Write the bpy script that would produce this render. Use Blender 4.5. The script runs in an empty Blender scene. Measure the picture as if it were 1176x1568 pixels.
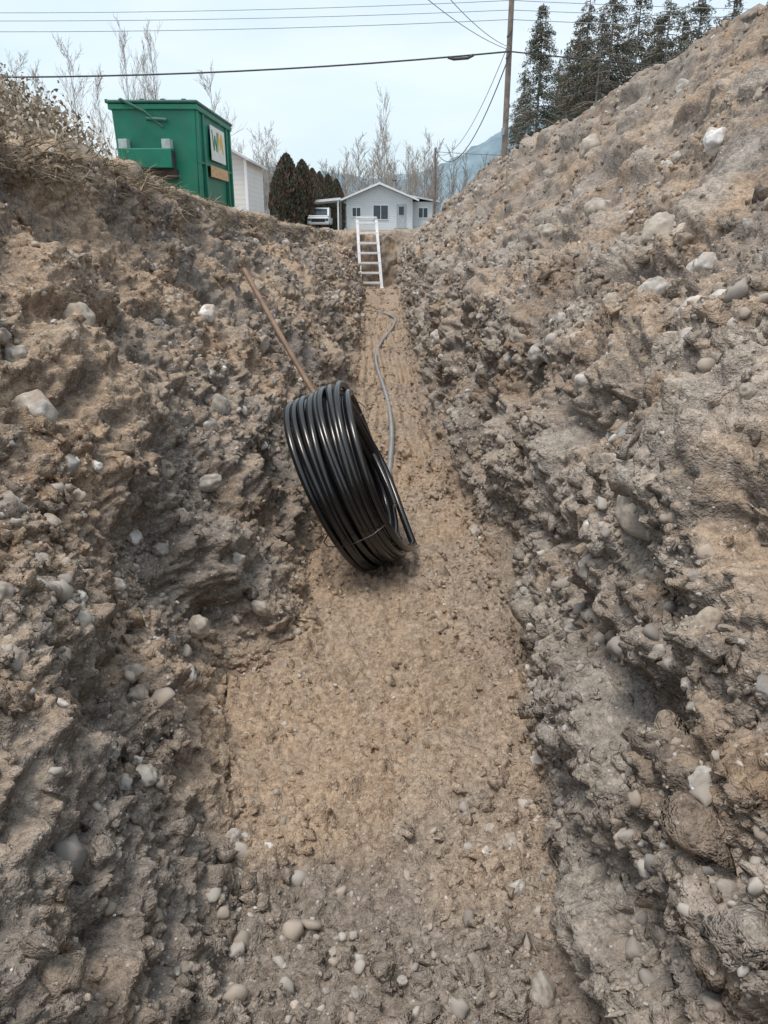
import bpy, math, random
import numpy as np
from mathutils import Vector, Matrix
random.seed(7); rng=np.random.default_rng(7)
scene=bpy.context.scene
col=scene.collection
EYE=0.0; FLOOR=-1.6

# ------------------------------------------------------------------ materials
def new_mat(name):
    m=bpy.data.materials.new(name); m.use_nodes=True
    nt=m.node_tree; b=nt.nodes["Principled BSDF"]
    return m,nt,b
def simple_mat(name,c,rough=.6,metal=0.,var=.15,scale=8.,bump=0.,bscale=60.,spec=.5,dirt=None,dirt_amt=.4):
    m,nt,b=new_mat(name)
    tc=nt.nodes.new("ShaderNodeTexCoord")
    n=nt.nodes.new("ShaderNodeTexNoise"); n.inputs["Scale"].default_value=scale; n.inputs["Detail"].default_value=3
    nt.links.new(tc.outputs["Object"],n.inputs["Vector"])
    r=nt.nodes.new("ShaderNodeValToRGB")
    r.color_ramp.elements[0].position=.3; r.color_ramp.elements[1].position=.7
    r.color_ramp.elements[0].color=(*[x*(1-var) for x in c],1); r.color_ramp.elements[1].color=(*[min(1,x*(1+var)) for x in c],1)
    nt.links.new(n.outputs["Fac"],r.inputs["Fac"])
    out=r.outputs["Color"]
    if dirt:
        n2=nt.nodes.new("ShaderNodeTexNoise"); n2.inputs["Scale"].default_value=scale*1.7; n2.inputs["Detail"].default_value=5; n2.inputs["Roughness"].default_value=.7
        nt.links.new(tc.outputs["Object"],n2.inputs["Vector"])
        r2=nt.nodes.new("ShaderNodeValToRGB"); r2.color_ramp.elements[0].position=.45; r2.color_ramp.elements[1].position=.72
        r2.color_ramp.elements[0].color=(0,0,0,1); r2.color_ramp.elements[1].color=(dirt_amt,)*3+(1,)
        nt.links.new(n2.outputs["Fac"],r2.inputs["Fac"])
        mx=nt.nodes.new("ShaderNodeMix"); mx.data_type='RGBA'
        nt.links.new(r2.outputs["Color"],mx.inputs[0]); nt.links.new(out,mx.inputs[6]); mx.inputs[7].default_value=(*dirt,1)
        out=mx.outputs[2]
    nt.links.new(out,b.inputs["Base Color"])
    b.inputs["Roughness"].default_value=rough; b.inputs["Metallic"].default_value=metal
    b.inputs["Specular IOR Level"].default_value=spec
    if bump>0:
        n3=nt.nodes.new("ShaderNodeTexNoise"); n3.inputs["Scale"].default_value=bscale; n3.inputs["Detail"].default_value=3
        nt.links.new(tc.outputs["Object"],n3.inputs["Vector"])
        bp=nt.nodes.new("ShaderNodeBump"); bp.inputs["Strength"].default_value=bump; bp.inputs["Distance"].default_value=.01
        nt.links.new(n3.outputs["Fac"],bp.inputs["Height"]); nt.links.new(bp.outputs["Normal"],b.inputs["Normal"])
    return m
def attr_mat(name,rough=.9,noise_scale=45.,bump=.6,bdist=.01,bscale=90.,speck=True,spec=.2,lo=.62,hi=1.3,noise=True):
    m,nt,b=new_mat(name)
    tc=nt.nodes.new("ShaderNodeTexCoord")
    at=nt.nodes.new("ShaderNodeAttribute"); at.attribute_name="Col"
    out=at.outputs["Color"]
    if noise:
        n=nt.nodes.new("ShaderNodeTexNoise"); n.inputs["Scale"].default_value=noise_scale; n.inputs["Detail"].default_value=3; n.inputs["Roughness"].default_value=.8
        nt.links.new(tc.outputs["Object"],n.inputs["Vector"])
        r=nt.nodes.new("ShaderNodeValToRGB"); r.color_ramp.elements[0].position=.32; r.color_ramp.elements[1].position=.68
        r.color_ramp.elements[0].color=(lo,lo*.985,lo*.97,1); r.color_ramp.elements[1].color=(hi,hi,hi,1)
        nt.links.new(n.outputs["Fac"],r.inputs["Fac"])
        mx=nt.nodes.new("ShaderNodeMix"); mx.data_type='RGBA'; mx.blend_type='MULTIPLY'; mx.inputs[0].default_value=1
        nt.links.new(out,mx.inputs[6]); nt.links.new(r.outputs["Color"],mx.inputs[7])
        out=mx.outputs[2]
    if speck:
        v=nt.nodes.new("ShaderNodeTexVoronoi"); v.inputs["Scale"].default_value=105; v.inputs["Randomness"].default_value=1
        nt.links.new(tc.outputs["Object"],v.inputs["Vector"])
        sep=nt.nodes.new("ShaderNodeSeparateColor"); nt.links.new(v.outputs["Color"],sep.inputs[0])
        g=nt.nodes.new("ShaderNodeMath"); g.operation='GREATER_THAN'; g.inputs[1].default_value=.88; nt.links.new(sep.outputs[0],g.inputs[0])
        l=nt.nodes.new("ShaderNodeMath"); l.operation='LESS_THAN'; l.inputs[1].default_value=.38; nt.links.new(v.outputs["Distance"],l.inputs[0])
        mm=nt.nodes.new("ShaderNodeMath"); mm.operation='MULTIPLY'; nt.links.new(g.outputs[0],mm.inputs[0]); nt.links.new(l.outputs[0],mm.inputs[1])
        m2=nt.nodes.new("ShaderNodeMath"); m2.operation='MULTIPLY'; nt.links.new(mm.outputs[0],m2.inputs[0]); nt.links.new(sep.outputs[1],m2.inputs[1])
        mx2=nt.nodes.new("ShaderNodeMix"); mx2.data_type='RGBA'
        nt.links.new(m2.outputs[0],mx2.inputs[0]); nt.links.new(out,mx2.inputs[6]); mx2.inputs[7].default_value=(.52,.49,.45,1)
        out=mx2.outputs[2]
    nt.links.new(out,b.inputs["Base Color"])
    b.inputs["Roughness"].default_value=rough; b.inputs["Specular IOR Level"].default_value=spec
    if bump>0:
        n3=nt.nodes.new("ShaderNodeTexNoise"); n3.inputs["Scale"].default_value=bscale; n3.inputs["Detail"].default_value=2; n3.inputs["Roughness"].default_value=.75
        nt.links.new(tc.outputs["Object"],n3.inputs["Vector"])
        bp=nt.nodes.new("ShaderNodeBump"); bp.inputs["Strength"].default_value=bump; bp.inputs["Distance"].default_value=bdist
        nt.links.new(n3.outputs["Fac"],bp.inputs["Height"]); nt.links.new(bp.outputs["Normal"],b.inputs["Normal"])
    return m

# ------------------------------------------------------------------ numpy noise
def hsh(ix,iy,iz,seed):
    h=(ix.astype(np.uint32)*np.uint32(374761393))^(iy.astype(np.uint32)*np.uint32(668265263))^(iz.astype(np.uint32)*np.uint32(2147483647-5))
    h=(h+np.uint32(seed*7919+13))*np.uint32(2246822519)
    h^=h>>np.uint32(13); h*=np.uint32(1274126177); h^=h>>np.uint32(16)
    return h
def gnoise(P,scale,seed=0):
    p=P/scale+1000.
    i=np.floor(p).astype(np.int32); f=(p-i).astype(np.float32)
    u=f*f*f*(f*(f*6-15)+10)
    res=np.zeros(len(P),np.float32)
    for dx in (0,1):
        wx=u[:,0] if dx else 1-u[:,0]
        for dy in (0,1):
            wy=u[:,1] if dy else 1-u[:,1]
            for dz in (0,1):
                wz=u[:,2] if dz else 1-u[:,2]
                h=hsh(i[:,0]+dx,i[:,1]+dy,i[:,2]+dz,seed)
                gx=(h&np.uint32(1023)).astype(np.float32)/511.5-1
                gy=((h>>np.uint32(10))&np.uint32(1023)).astype(np.float32)/511.5-1
                gz=((h>>np.uint32(20))&np.uint32(1023)).astype(np.float32)/511.5-1
                res+=wx*wy*wz*(gx*(f[:,0]-dx)+gy*(f[:,1]-dy)+gz*(f[:,2]-dz))
    return res*1.5
def lumps(P,scale,seed=0):
    p=P/scale+1000.
    b=np.floor(p-.5).astype(np.int32)
    best=np.full(len(P),9.,np.float32); bv=np.zeros(len(P),np.float32)
    for dx in (0,1):
        for dy in (0,1):
            for dz in (0,1):
                c=b+np.array([dx,dy,dz],np.int32)
                h=hsh(c[:,0],c[:,1],c[:,2],seed)
                jx=.15+.7*(h&np.uint32(1023)).astype(np.float32)/1023
                jy=.15+.7*((h>>np.uint32(10))&np.uint32(1023)).astype(np.float32)/1023
                jz=.15+.7*((h>>np.uint32(20))&np.uint32(1023)).astype(np.float32)/1023
                d=(p[:,0]-c[:,0]-jx)**2+(p[:,1]-c[:,1]-jy)**2+(p[:,2]-c[:,2]-jz)**2
                m=d<best; best=np.where(m,d,best); bv=np.where(m,jx,bv)
    return np.sqrt(np.clip(1-best/(.2+.3*bv),0,1)),bv
def sstep(a,b,x):
    t=np.clip((x-a)/(b-a),0,1); return t*t*(3-2*t)

# ------------------------------------------------------------------ mesh helpers
def mesh_from_arrays(name,V,F,mat=None,colors=None,smooth=True):
    V=np.asarray(V,np.float32); F=np.asarray(F,np.int32)
    me=bpy.data.meshes.new(name); k=F.shape[1]
    me.vertices.add(len(V)); me.vertices.foreach_set("co",V.ravel())
    me.loops.add(F.size); me.loops.foreach_set("vertex_index",F.ravel())
    me.polygons.add(len(F)); me.polygons.foreach_set("loop_start",np.arange(0,F.size,k,dtype=np.int32))
    try: me.polygons.foreach_set("loop_total",np.full(len(F),k,np.int32))
    except Exception: pass
    me.update(calc_edges=True)
    me.polygons.foreach_set("use_smooth",np.full(len(F),smooth,dtype=bool))
    if colors is not None:
        a=me.color_attributes.new("Col",'FLOAT_COLOR','POINT')
        c=np.ones((len(V),4),np.float32); c[:,:3]=colors
        a.data.foreach_set("color",c.ravel())
    if mat: me.materials.append(mat)
    me.validate(); 
    return me
def add_obj(name,me,parent=None,loc=None):
    o=bpy.data.objects.new(name,me); col.objects.link(o)
    if loc is not None: o.location=loc
    if parent: 
        o.parent=parent; o.matrix_parent_inverse=Matrix.Translation(-parent.location)
    return o
def empty(name,loc):
    e=bpy.data.objects.new(name,None); e.location=Vector(loc); e.empty_display_size=.3; col.objects.link(e); return e
import bmesh
def box(name,lo,hi,mat,parent=None,bev=0.,taper=None,rot=None):
    bm=bmesh.new(); bmesh.ops.create_cube(bm,size=1)
    lo=Vector(lo); hi=Vector(hi); c=(lo+hi)/2; s=hi-lo
    for v in bm.verts:
        v.co=Vector((v.co.x*s.x,v.co.y*s.y,v.co.z*s.z))
        if taper and v.co.z<0: v.co.x*=taper[0]; v.co.y*=taper[1]
    if bev>0: bmesh.ops.bevel(bm,geom=bm.edges[:],offset=bev,segments=2,affect='EDGES',profile=.5)
    me=bpy.data.meshes.new(name); 
    if rot is not None: bm.transform(rot)
    bm.transform(Matrix.Translation(c))
    bm.to_mesh(me); bm.free(); me.materials.append(mat)
    return add_obj(name,me,parent)
def poly_prism(name,pts,vec,mat,parent=None):
    bm=bmesh.new(); vs=[bm.verts.new(p) for p in pts]; f=bm.faces.new(vs)
    r=bmesh.ops.extrude_face_region(bm,geom=[f]); ev=[g for g in r['geom'] if isinstance(g,bmesh.types.BMVert)]
    bmesh.ops.translate(bm,verts=ev,vec=vec); bmesh.ops.recalc_face_normals(bm,faces=bm.faces[:])
    me=bpy.data.meshes.new(name); bm.to_mesh(me); bm.free(); me.materials.append(mat)
    return add_obj(name,me,parent)
def tube(name,pts,r,mat,parent=None,res=4,smoothc=False,radii=None):
    cu=bpy.data.curves.new(name,'CURVE'); cu.dimensions='3D'; cu.bevel_depth=r; cu.bevel_resolution=res; cu.use_fill_caps=True
    if smoothc:
        s=cu.splines.new('NURBS'); s.points.add(len(pts)-1); s.order_u=4; s.use_endpoint_u=True; cu.resolution_u=8
    else:
        s=cu.splines.new('POLY'); s.points.add(len(pts)-1)
    for i,p in enumerate(pts):
        s.points[i].co=(*p,1)
        if radii: s.points[i].radius=radii[i]
    s.use_smooth=True
    cu.materials.append(mat)
    return add_obj(name,cu,parent)

# ================================================================== GROUND (one sheet incl. trench)
neg=-np.geomspace(3000,4,12); 
rows=np.concatenate([neg[:-1],np.linspace(-4,.62,40),np.geomspace(.65,23.3,900),np.linspace(23.33,24.4,50),np.geomspace(24.5,60,60),np.geomspace(62,3000,36)])
nseg=[26,30,36,40,55,105,115,85,62,62,100,95,115,140,40,24,26]
cs=[]
for k,n in enumerate(nseg):
    u=np.arange(n)/n
    if k==0: cs.append(1-(1-u)**4)
    elif k==len(nseg)-1: cs.append(k+u**4)
    else: cs.append(k+u)
cs.append(np.array([float(len(nseg))])); cs=np.concatenate(cs)
Y=rows
def ip(xs,ys): return np.interp(Y,xs,ys)
toeL=ip([.5,1.2,1.67,2.2,2.50,2.70,3.5,5.5,8,13.7,20,23],[-.34,-.34,-.44,-.56,-.61,-.38,-.40,-.38,-.32,-.36,-.55,-.66])
toeR=ip([.5,1.2,1.67,2.5,3.5,4.5,5.5,8,13.7,23],[.47,.48,.50,.56,.56,.44,.34,.36,.42,.34])
rimz=ip([0,3.8,5.4,8.7,14,20,26,40],[.42,.40,.35,.2,.08,0,-.06,-.12])
grL=ip([0,10,15,22,30],[.35,.32,.28,.0,-.12])
fl=FLOOR+.12*np.exp(-((Y-20.5)/1.6)**2)
crz=ip([-6,-3,0,20,25,29,33],[0,1.4,1.5,1.52,1.35,.8,-.1])
crz=np.where(Y>33,-.12,crz)
mid1=ip([0,5,12,23],[0,.02,.10,.2])
Z0=-.12
lowRx=ip([.5,1.2,1.86,2.4,2.8,3.5,4.5,5.5,8,13.7,23],[.41,.44,.55,.60,.62,.635,.565,.505,.515,.55,.50])
lowRz=ip([.5,2.4,2.9],[-1.12,-1.10,-1.0])
midRx=ip([.5,1.86,2.4,2.9,3.5,4.5,8,13.7,23],[.60,.66,.71,.76,.765,.715,.685,.71,.68])
prof=[ (np.full_like(Y,-3000),np.full_like(Y,Z0)),
 (np.full_like(Y,-9.),grL),(np.full_like(Y,-4.4),grL),(np.full_like(Y,-2.6),grL*.5+rimz*.5),
 (ip([0,5,12,24],[-1.66,-1.66,-1.66,-1.5]),rimz),
 (ip([0,5,12,24],[-1.52,-1.54,-1.50,-1.35]),rimz-.34),
 (-.97+.3*(toeL+.45)+mid1*.6,np.full_like(Y,-.64)),
 (-.60+.8*(toeL+.45)+mid1*.3,np.full_like(Y,-1.2)),
 (toeL,fl),((toeL+toeR)/2,fl-.03),(toeR,fl),
 (lowRx,lowRz),
 (midRx,np.full_like(Y,-.45)),
 (ip([0,8,23],[1.44,1.38,1.12]),ip([0,8,23],[.15,.15,.0])),
 (np.full_like(Y,2.6),crz),(np.full_like(Y,4.6),crz*.6-.1),(np.full_like(Y,8.),np.full_like(Y,Z0)),
 (np.full_like(Y,3000),np.full_like(Y,Z0))]
PX=np.stack([np.broadcast_to(p[0],Y.shape) for p in prof],1); PZ=np.stack([p[1] for p in prof],1)
e=np.maximum(sstep(23.45,24.15,Y),1-sstep(-3.6,-3.0,Y))[:,None]
PZ=np.where(PZ<-.06,PZ*(1-e)+(-.08)*e,PZ)
i0=np.minimum(np.floor(cs).astype(int),PX.shape[1]-2); fr=cs-i0
GX=PX[:,i0]*(1-fr)+PX[:,i0+1]*fr; GZ=PZ[:,i0]*(1-fr)+PZ[:,i0+1]*fr
for _ in range(8):
    GZ[:,61:-61]=(GZ[:,60:-62]+2*GZ[:,61:-61]+GZ[:,62:-60])/4
    GX[:,61:-61]=(GX[:,60:-62]+2*GX[:,61:-61]+GX[:,62:-60])/4
GY=np.broadcast_to(Y[:,None],GX.shape).copy()
GZ=GZ+1.2*np.exp(-((GX+4.7)/1.7)**2-((GY-8.7)/1.5)**2)*(GX<-1.9)*sstep(-1.9,-2.6,GX)
G=np.stack([GX,GY,GZ],2).astype(np.float32)
dU=np.gradient(G,axis=1); dV=np.gradient(G,axis=0)
N=np.cross(dU,dV); N/=np.linalg.norm(N,axis=2,keepdims=True)+1e-9
NR,NC=GX.shape
C2=np.broadcast_to(cs[None,:],GX.shape)
sel=((GY>-3.5)&(GY<40)&(GX>-9)&(GX<8.2)).ravel()
P=G.reshape(-1,3)[sel]; n_=N.reshape(-1,3)[sel]; c_=C2.ravel()[sel]; y_=P[:,1]
P=P.astype(np.float32)
endw=sstep(23.3,23.5,y_)*(1-sstep(24.1,24.3,y_))
floorm=sstep(7.3,8.0,c_)*(1-sstep(10.0,10.5,c_))*(1-endw)
wallm=np.clip(sstep(4.0,4.6,c_)*(1-sstep(13.9,15,c_)),0,1)*(1-floorm)
outer=1-np.clip(wallm+floorm,0,1)
right=c_>9
upR=sstep(12.3,13.2,c_)
endf=1-sstep(24.3,30,y_)
f7=1-sstep(2.2,4,y_); f6=1-sstep(4,8,y_); f5=1-.75*sstep(8,16,y_)
n1=gnoise(P,1.1,1); n2=gnoise(P,.5,2); n3=gnoise(P,.24,3); n4=gnoise(P,.12,4); n5=gnoise(P,.055,5)*f5; n6=gnoise(P,.026,6)*f6; n7=gnoise(P,.014,7)*f7
Ps=P*np.array([1,.50,1.2],np.float32)
s1=gnoise(Ps+.1*np.stack([n2,n2,n3],1),.34,8); s2=gnoise(Ps+.05*np.stack([n3,n4,n3],1),.15,9); s3=gnoise(Ps,.075,10)
lA,va=lumps(P+.03*np.stack([n4,n5,n3],1),.17,11); lB,vb=lumps(P+.016*np.stack([n5,n4,n6],1),.075,12); lC,vc=lumps(P+.008*np.stack([n6,n5,n7],1),.034,13)
mA=sstep(.1,.45,gnoise(P,.6,21)+.15*n3)
lfade=(1-.85*upR)
pit=sstep(.30,.58,gnoise(Ps,.26,22)+.25*n4)*(1-.95*upR)*(1-.6*sstep(5,10,y_))
rid2=1-np.abs(n4)*2.2; rid1=1-np.abs(s2)*2.4
D=( .11*n1+.09*n2+.10*s1+.05*s2+.018*s3+.036*n3+.036*n4+.016*rid2+.020*rid1+.024*n5*(1-.5*upR)+.015*n6+.009*n7
    +.045*lA*mA*(va>.5)*lfade+.026*lB*(vb>.45)*lfade+.012*lC*(vc>.35)*f6*(1-.5*upR)-.09*pit )-.05
D=D-.5*upR*(.05*s2+.036*n4+.02*rid1+.015*rid2)
# shallow erosion rills running down the spoil heap
D=D+upR*.022*gnoise(P*np.array([.35,1,.35],np.float32),.11,25)
smoothL=sstep(-.1,.3,gnoise(P,1.3,31)+.3*sstep(2.8,1.6,y_)*(c_<8))*(c_<8)
D=D-.45*smoothL*(.10*s1+.05*s2+.03*n4-.06*pit)
Df=(.035*n1+.035*n2+.028*n3+.022*n4+.018*n5+.013*n6+.007*n7+.020*lB*(vb>.6)+.011*lC*(vc>.4)*f6)
edge=sstep(.4,0,np.minimum(np.abs(c_-8),np.abs(c_-10)))
Df=Df+.022*edge*(1+n4)
rip=1.3*np.sin(P[:,1]*2*np.pi/.19+3*n2*2)*(.5+.5*np.clip(n3*3,-1,1))+1.1*np.sin(P[:,0]*2*np.pi/.11+n1*6)
Df=Df+.015*rip*sstep(4.2,5.2,y_)*(1-sstep(15,17,y_))
Do=(.05*n1+.05*n2+.03*n3+.03*n4+.018*n5+.01*n6+.02*lB*(vb>.6))
D=(D*wallm+Df*floorm+Do*outer)*endf
Pn=P+n_*D[:,None]
flat=G.reshape(-1,3).copy(); flat[sel]=Pn; G=flat.reshape(NR,NC,3)
dU=np.gradient(G,axis=1); dV=np.gradient(G,axis=0)
N=np.cross(dU,dV); N/=np.linalg.norm(N,axis=2,keepdims=True)+1e-9
# colours (dry sand/dust vs damp grey-brown till)
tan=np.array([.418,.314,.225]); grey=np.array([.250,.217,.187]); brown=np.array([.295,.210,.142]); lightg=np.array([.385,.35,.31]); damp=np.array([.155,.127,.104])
colr=np.tile(np.array([.24,.22,.18]),(NR*NC,1))
up=N.reshape(-1,3)[sel][:,2]
k1=gnoise(P,.9,41)+.6*s1+.45*n4+.4*n5
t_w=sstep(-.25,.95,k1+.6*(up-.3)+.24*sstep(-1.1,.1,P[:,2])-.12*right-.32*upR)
t_f=np.clip(.78+.6*k1,0,1)*sstep(1.45,1.85,y_+.5*n2+.25*n3)+.14
t=t_w*(1-floorm)+np.clip(t_f,0,1)*floorm
t=np.maximum(t,endw*.5)
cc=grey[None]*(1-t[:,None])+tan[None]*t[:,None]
kb=sstep(.1,.5,gnoise(P,.5,43)+.4*n4)[:,None]*.6*(wallm+outer)[:,None]
cc=cc*(1-kb)+brown[None]*kb
kl=sstep(.12,.5,s1*.8+gnoise(P,.35,44)*.5+.3*n5+.25*right*sstep(-.2,-.7,P[:,2]))[:,None]*np.where(right,.65,.3)[:,None]*(1-.6*floorm[:,None])
cc=cc*(1-kl)+lightg[None]*kl
kd=sstep(.12,.5,gnoise(P,.42,45)+.5*n5+.3*n4-.3*(up-.2)-.35*sstep(-1.,-.2,P[:,2]))[:,None]*.42*(wallm*(1-upR)*(1-endw))[:,None]
cc=cc*(1-kd)+damp[None]*kd
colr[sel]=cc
idx=np.arange(NR*NC).reshape(NR,NC)
F=np.stack([idx[:-1,:-1],idx[:-1,1:],idx[1:,1:],idx[1:,:-1]],-1).reshape(-1,4)
soil=attr_mat("soil",noise_scale=42.,bump=1.0,bdist=.012,bscale=85.,lo=.56,hi=1.35)
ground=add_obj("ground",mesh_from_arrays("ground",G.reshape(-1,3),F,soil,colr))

# ------------------------------------------------------------------ stones, clods
def ico(sub):
    bm=bmesh.new(); bmesh.ops.create_icosphere(bm,subdivisions=sub,radius=1)
    v=np.array([x.co[:] for x in bm.verts],np.float32); f=np.array([[q.index for q in p.verts] for p in bm.faces],np.int32); bm.free(); return v,f
def rand_rot(n):
    q=rng.normal(size=(n,4)); q/=np.linalg.norm(q,axis=1,keepdims=True); w,x,y,z=q.T
    return np.stack([1-2*(y*y+z*z),2*(x*y-z*w),2*(x*z+y*w),2*(x*y+z*w),1-2*(x*x+z*z),2*(y*z-x*w),2*(x*z-y*w),2*(y*z+x*w),1-2*(x*x+y*y)],1).reshape(n,3,3)
def scatter(name,sub,cent,rad,cols,mat,rough,aniso=.35,smooth=True,nvar=10,seed=0,dust=None,cut=0.,da=.6):
    v,f=ico(sub); n=len(cent); Vv=[]
    for k in range(nvar):
        d=1+rough*gnoise(v+np.float32(k*7.3),.9,60+k+seed)+rough*.6*gnoise(v+np.float32(k*3.1),.45,80+k+seed)
        vv=v*d[:,None]
        for q in range(int(cut)):
            pn=rng.normal(size=3); pn/=np.linalg.norm(pn); dd=vv@pn; lim=rng.uniform(.55,.85)
            vv=vv-np.clip(dd-lim,0,None)[:,None]*pn[None]*.9
        Vv.append(vv)
    Vv=np.array(Vv)[rng.integers(0,nvar,n)]
    S=1+aniso*rng.uniform(-1,1,(n,1,3))
    Vv=Vv*S*rad[:,None,None]
    Vv=np.einsum('nij,nkj->nki',rand_rot(n),Vv)
    Cc=np.repeat(cols,len(v),axis=0)
    if dust is not None:
        uz=(Vv[:,:,2]/rad[:,None]).reshape(-1)
        W=(Vv+cent[:,None,:]).reshape(-1,3).astype(np.float32)
        kd=(sstep(0,.9,uz*.6+1.5*gnoise(W,.035,5)+.9*gnoise(W,.09,6))*da)[:,None]
        Cc=Cc*(1-kd)+np.repeat(dust,len(v),axis=0)*kd
    Vv=Vv+cent[:,None,:]
    Ff=(f[None]+(np.arange(n)*len(v))[:,None,None]).reshape(-1,3)
    return add_obj(name,mesh_from_arrays(name,Vv.reshape(-1,3),Ff,mat,Cc,smooth))
allP=G.reshape(-1,3); allN=N.reshape(-1,3); allC=C2.ravel()
inz=np.where((allP[:,1]>.66)&(allP[:,1]<23.4)&(allC>4.1)&(allC<14.6))[0]
clus=gnoise((allP*np.array([1,.45,1.2])).astype(np.float32)[inz],.35,71)
cl=np.zeros(len(allP),np.float32); cl[inz]=clus
def pick(n,fn,contrast=1.):
    k=rng.choice(inz,n*8)
    w=fn(allP[k],allC[k])*np.clip(.35+contrast*2.*cl[k],.06,1)
    k=k[rng.uniform(size=len(k))<w]
    return k[:n]
def isfl(c): return (c>7.8)&(c<10.2)
def stone_cols(n):
    base=np.array([[.50,.47,.43],[.40,.375,.345],[.58,.55,.51],[.44,.38,.32],[.29,.28,.27],[.51,.44,.37],[.76,.745,.72]])
    w=np.array([.24,.2,.14,.18,.08,.12,.04]); c=base[rng.choice(len(base),n,p=w/w.sum())]
    return c*rng.uniform(.85,1.12,(n,1))
stone_m=attr_mat("stone",rough=.8,noise_scale=30.,bump=.4,bdist=.006,bscale=70.,speck=False,spec=.3,lo=.75,hi=1.2)
grit_m=attr_mat("grit",rough=.9,bump=0,speck=False,spec=.2,noise=False)
ks=pick(4200,lambda p,c:np.where(isfl(c),np.where(p[:,1]<1.85,1.,.08),.85)); r=np.clip(rng.lognormal(math.log(.0088),.48,len(ks)),.004,.03)
r=np.maximum(r,.0019*allP[ks,1])
cent1=allP[ks]+allN[ks]*(r*rng.uniform(-.5,.3,len(ks)))[:,None]; rad1=r
# cobbles: scattered, denser in a seam along the right wall
kb_=pick(620,lambda p,c:np.where(isfl(c),np.where(p[:,1]<1.75,.3,.02),np.where((c>11)&(p[:,2]>-.75)&(p[:,2]<-.2),1.,.6))); r=np.clip(rng.lognormal(math.log(.026),.40,len(kb_)),.014,.06)
r=np.maximum(r,.0034*allP[kb_,1]); r=np.minimum(r,.06); r=np.where(allP[kb_,1]<1.8,r*.65,r)
cent2=allP[kb_]+allN[kb_]*(r*rng.uniform(-.4,.3,len(kb_)))[:,None]; rad2=r
hand=[(-1.206,3.13,-.33,.072,1),(-1.06,2.33,-.52,.05,0),(-1.093,4.85,-.479,.055,2),(-.752,3.18,-.992,.042,0),(-.824,3.5,-.878,.045,0),
(-.804,4.05,-.909,.042,0),(-.896,5.3,-.764,.06,0),(-.62,2.7,-1.2,.042,1),(-.58,2.44,-1.29,.035,1),(-.53,1.4,-1.41,.014,0),(-.535,1.24,-1.4,.018,1),
(1.29,3.77,-.06,.085,1),(1.44,5.4,.09,.08,1),(1.73,4.4,.43,.075,2),(.765,2.49,-.686,.03,2),(.798,2.36,-.61,.034,0),(.783,1.70,-.645,.06,1),
(.684,2.39,-.86,.045,0),(.519,1.93,-1.505,.026,2),(.343,1.65,-1.6,.025,0),(.29,1.63,-1.6,.015,2),(.345,1.5,-1.6,.026,0),(.685,4.69,-.86,.05,0),
(.824,4.07,-.556,.05,1),(.551,2.49,-1.345,.02,2),(.5,3.9,-1.55,.04,0),(1.9,7.5,.6,.1,1),(1.2,6.0,-.1,.07,1),(.05,1.28,-1.6,.014,0),(-.12,1.35,-1.6,.012,1)]
hr=np.array([x[3] for x in hand]); hc=[]; hk=[]
hcol=[[.52,.485,.44],[.46,.41,.35],[.76,.75,.73]]
hcent=[]
PI=allP[inz]
for x in hand:
    k=inz[np.argmin(((PI-np.array(x[:3]))**2).sum(1))]; hk.append(k)
    hcent.append(allP[k]+allN[k]*x[3]*.35); hc.append(hcol[x[4]])
cent=np.concatenate([cent2,np.array(hcent)]); rad=np.concatenate([rad2,hr]); cols=np.concatenate([stone_cols(len(rad2)),np.array(hc)])
dustc=np.concatenate([colr[kb_],colr[np.array(hk)]])
scatter("cobbles",4,cent,rad,cols,stone_m,.26,.30,dust=dustc,cut=1)
scatter("gravel_stones",2,cent1,rad1,stone_cols(len(rad1))*.65+colr[ks]*.35,grit_m,.45,.4,seed=3,cut=2)
kg=pick(26000,lambda p,c:np.where(p[:,1]<6,1,.0)*np.where(isfl(c),np.where(p[:,1]<1.9,1.,.6),.8),.5); r=np.clip(rng.lognormal(math.log(.0036),.42,len(kg)),.0018,.008)*np.clip(allP[kg,1]/2.,.8,1.8)
gc=np.where(rng.uniform(size=(len(kg),1))<.8,colr[kg]*rng.uniform(.75,1.25,(len(kg),1)),stone_cols(len(kg))*.9)
scatter("fine_gravel",1,allP[kg]+allN[kg]*(r*.25)[:,None],r,gc,grit_m,.5,.4,smooth=False,seed=5)
kc=pick(17000,lambda p,c:np.where(isfl(c),.95,.8),.7); r=np.clip(rng.lognormal(math.log(.0105),.5,len(kc)),.004,.042); r=np.maximum(r,.0022*allP[kc,1])
r=np.where(isfl(allC[kc]),r*.8,r)
scatter("soil_clods",2,allP[kc]+allN[kc]*(r*rng.uniform(-.5,.25,len(kc)))[:,None],r,colr[kc]*rng.uniform(.85,1.2,(len(kc),1)),soil,1.2,.5,seed=9,cut=2)

# ------------------------------------------------------------------ dry grass and roots on the left rim, shrub on the mound
def blades(name,roots,length,dirs,width,cols,mat,bend=.4):
    n=len(roots); d=dirs/np.linalg.norm(dirs,axis=1,keepdims=True)
    side=np.cross(d,rng.normal(size=(n,3))); side/=np.linalg.norm(side,axis=1,keepdims=True)+1e-9
    b=rng.normal(size=(n,3))*bend; L=length[:,None]; w=width[:,None]
    p0=roots; p1=roots+d*L*.5+b*L*.15; p2=roots+d*L+b*L*.5-np.array([0,0,.25])*L
    V=np.stack([p0-side*w,p0+side*w,p1+side*w*.8,p1-side*w*.8,p2+side*w*.25,p2-side*w*.25],1)
    f=np.array([[0,1,2,3],[3,2,4,5]]); Ff=(f[None]+(np.arange(n)*6)[:,None,None]).reshape(-1,4)
    return mesh_from_arrays(name,V.reshape(-1,3),Ff,mat,np.repeat(cols,6,axis=0),False)
leaf_m=attr_mat("dry_vegetation",rough=.8,bump=0,speck=False,noise=False)
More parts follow.
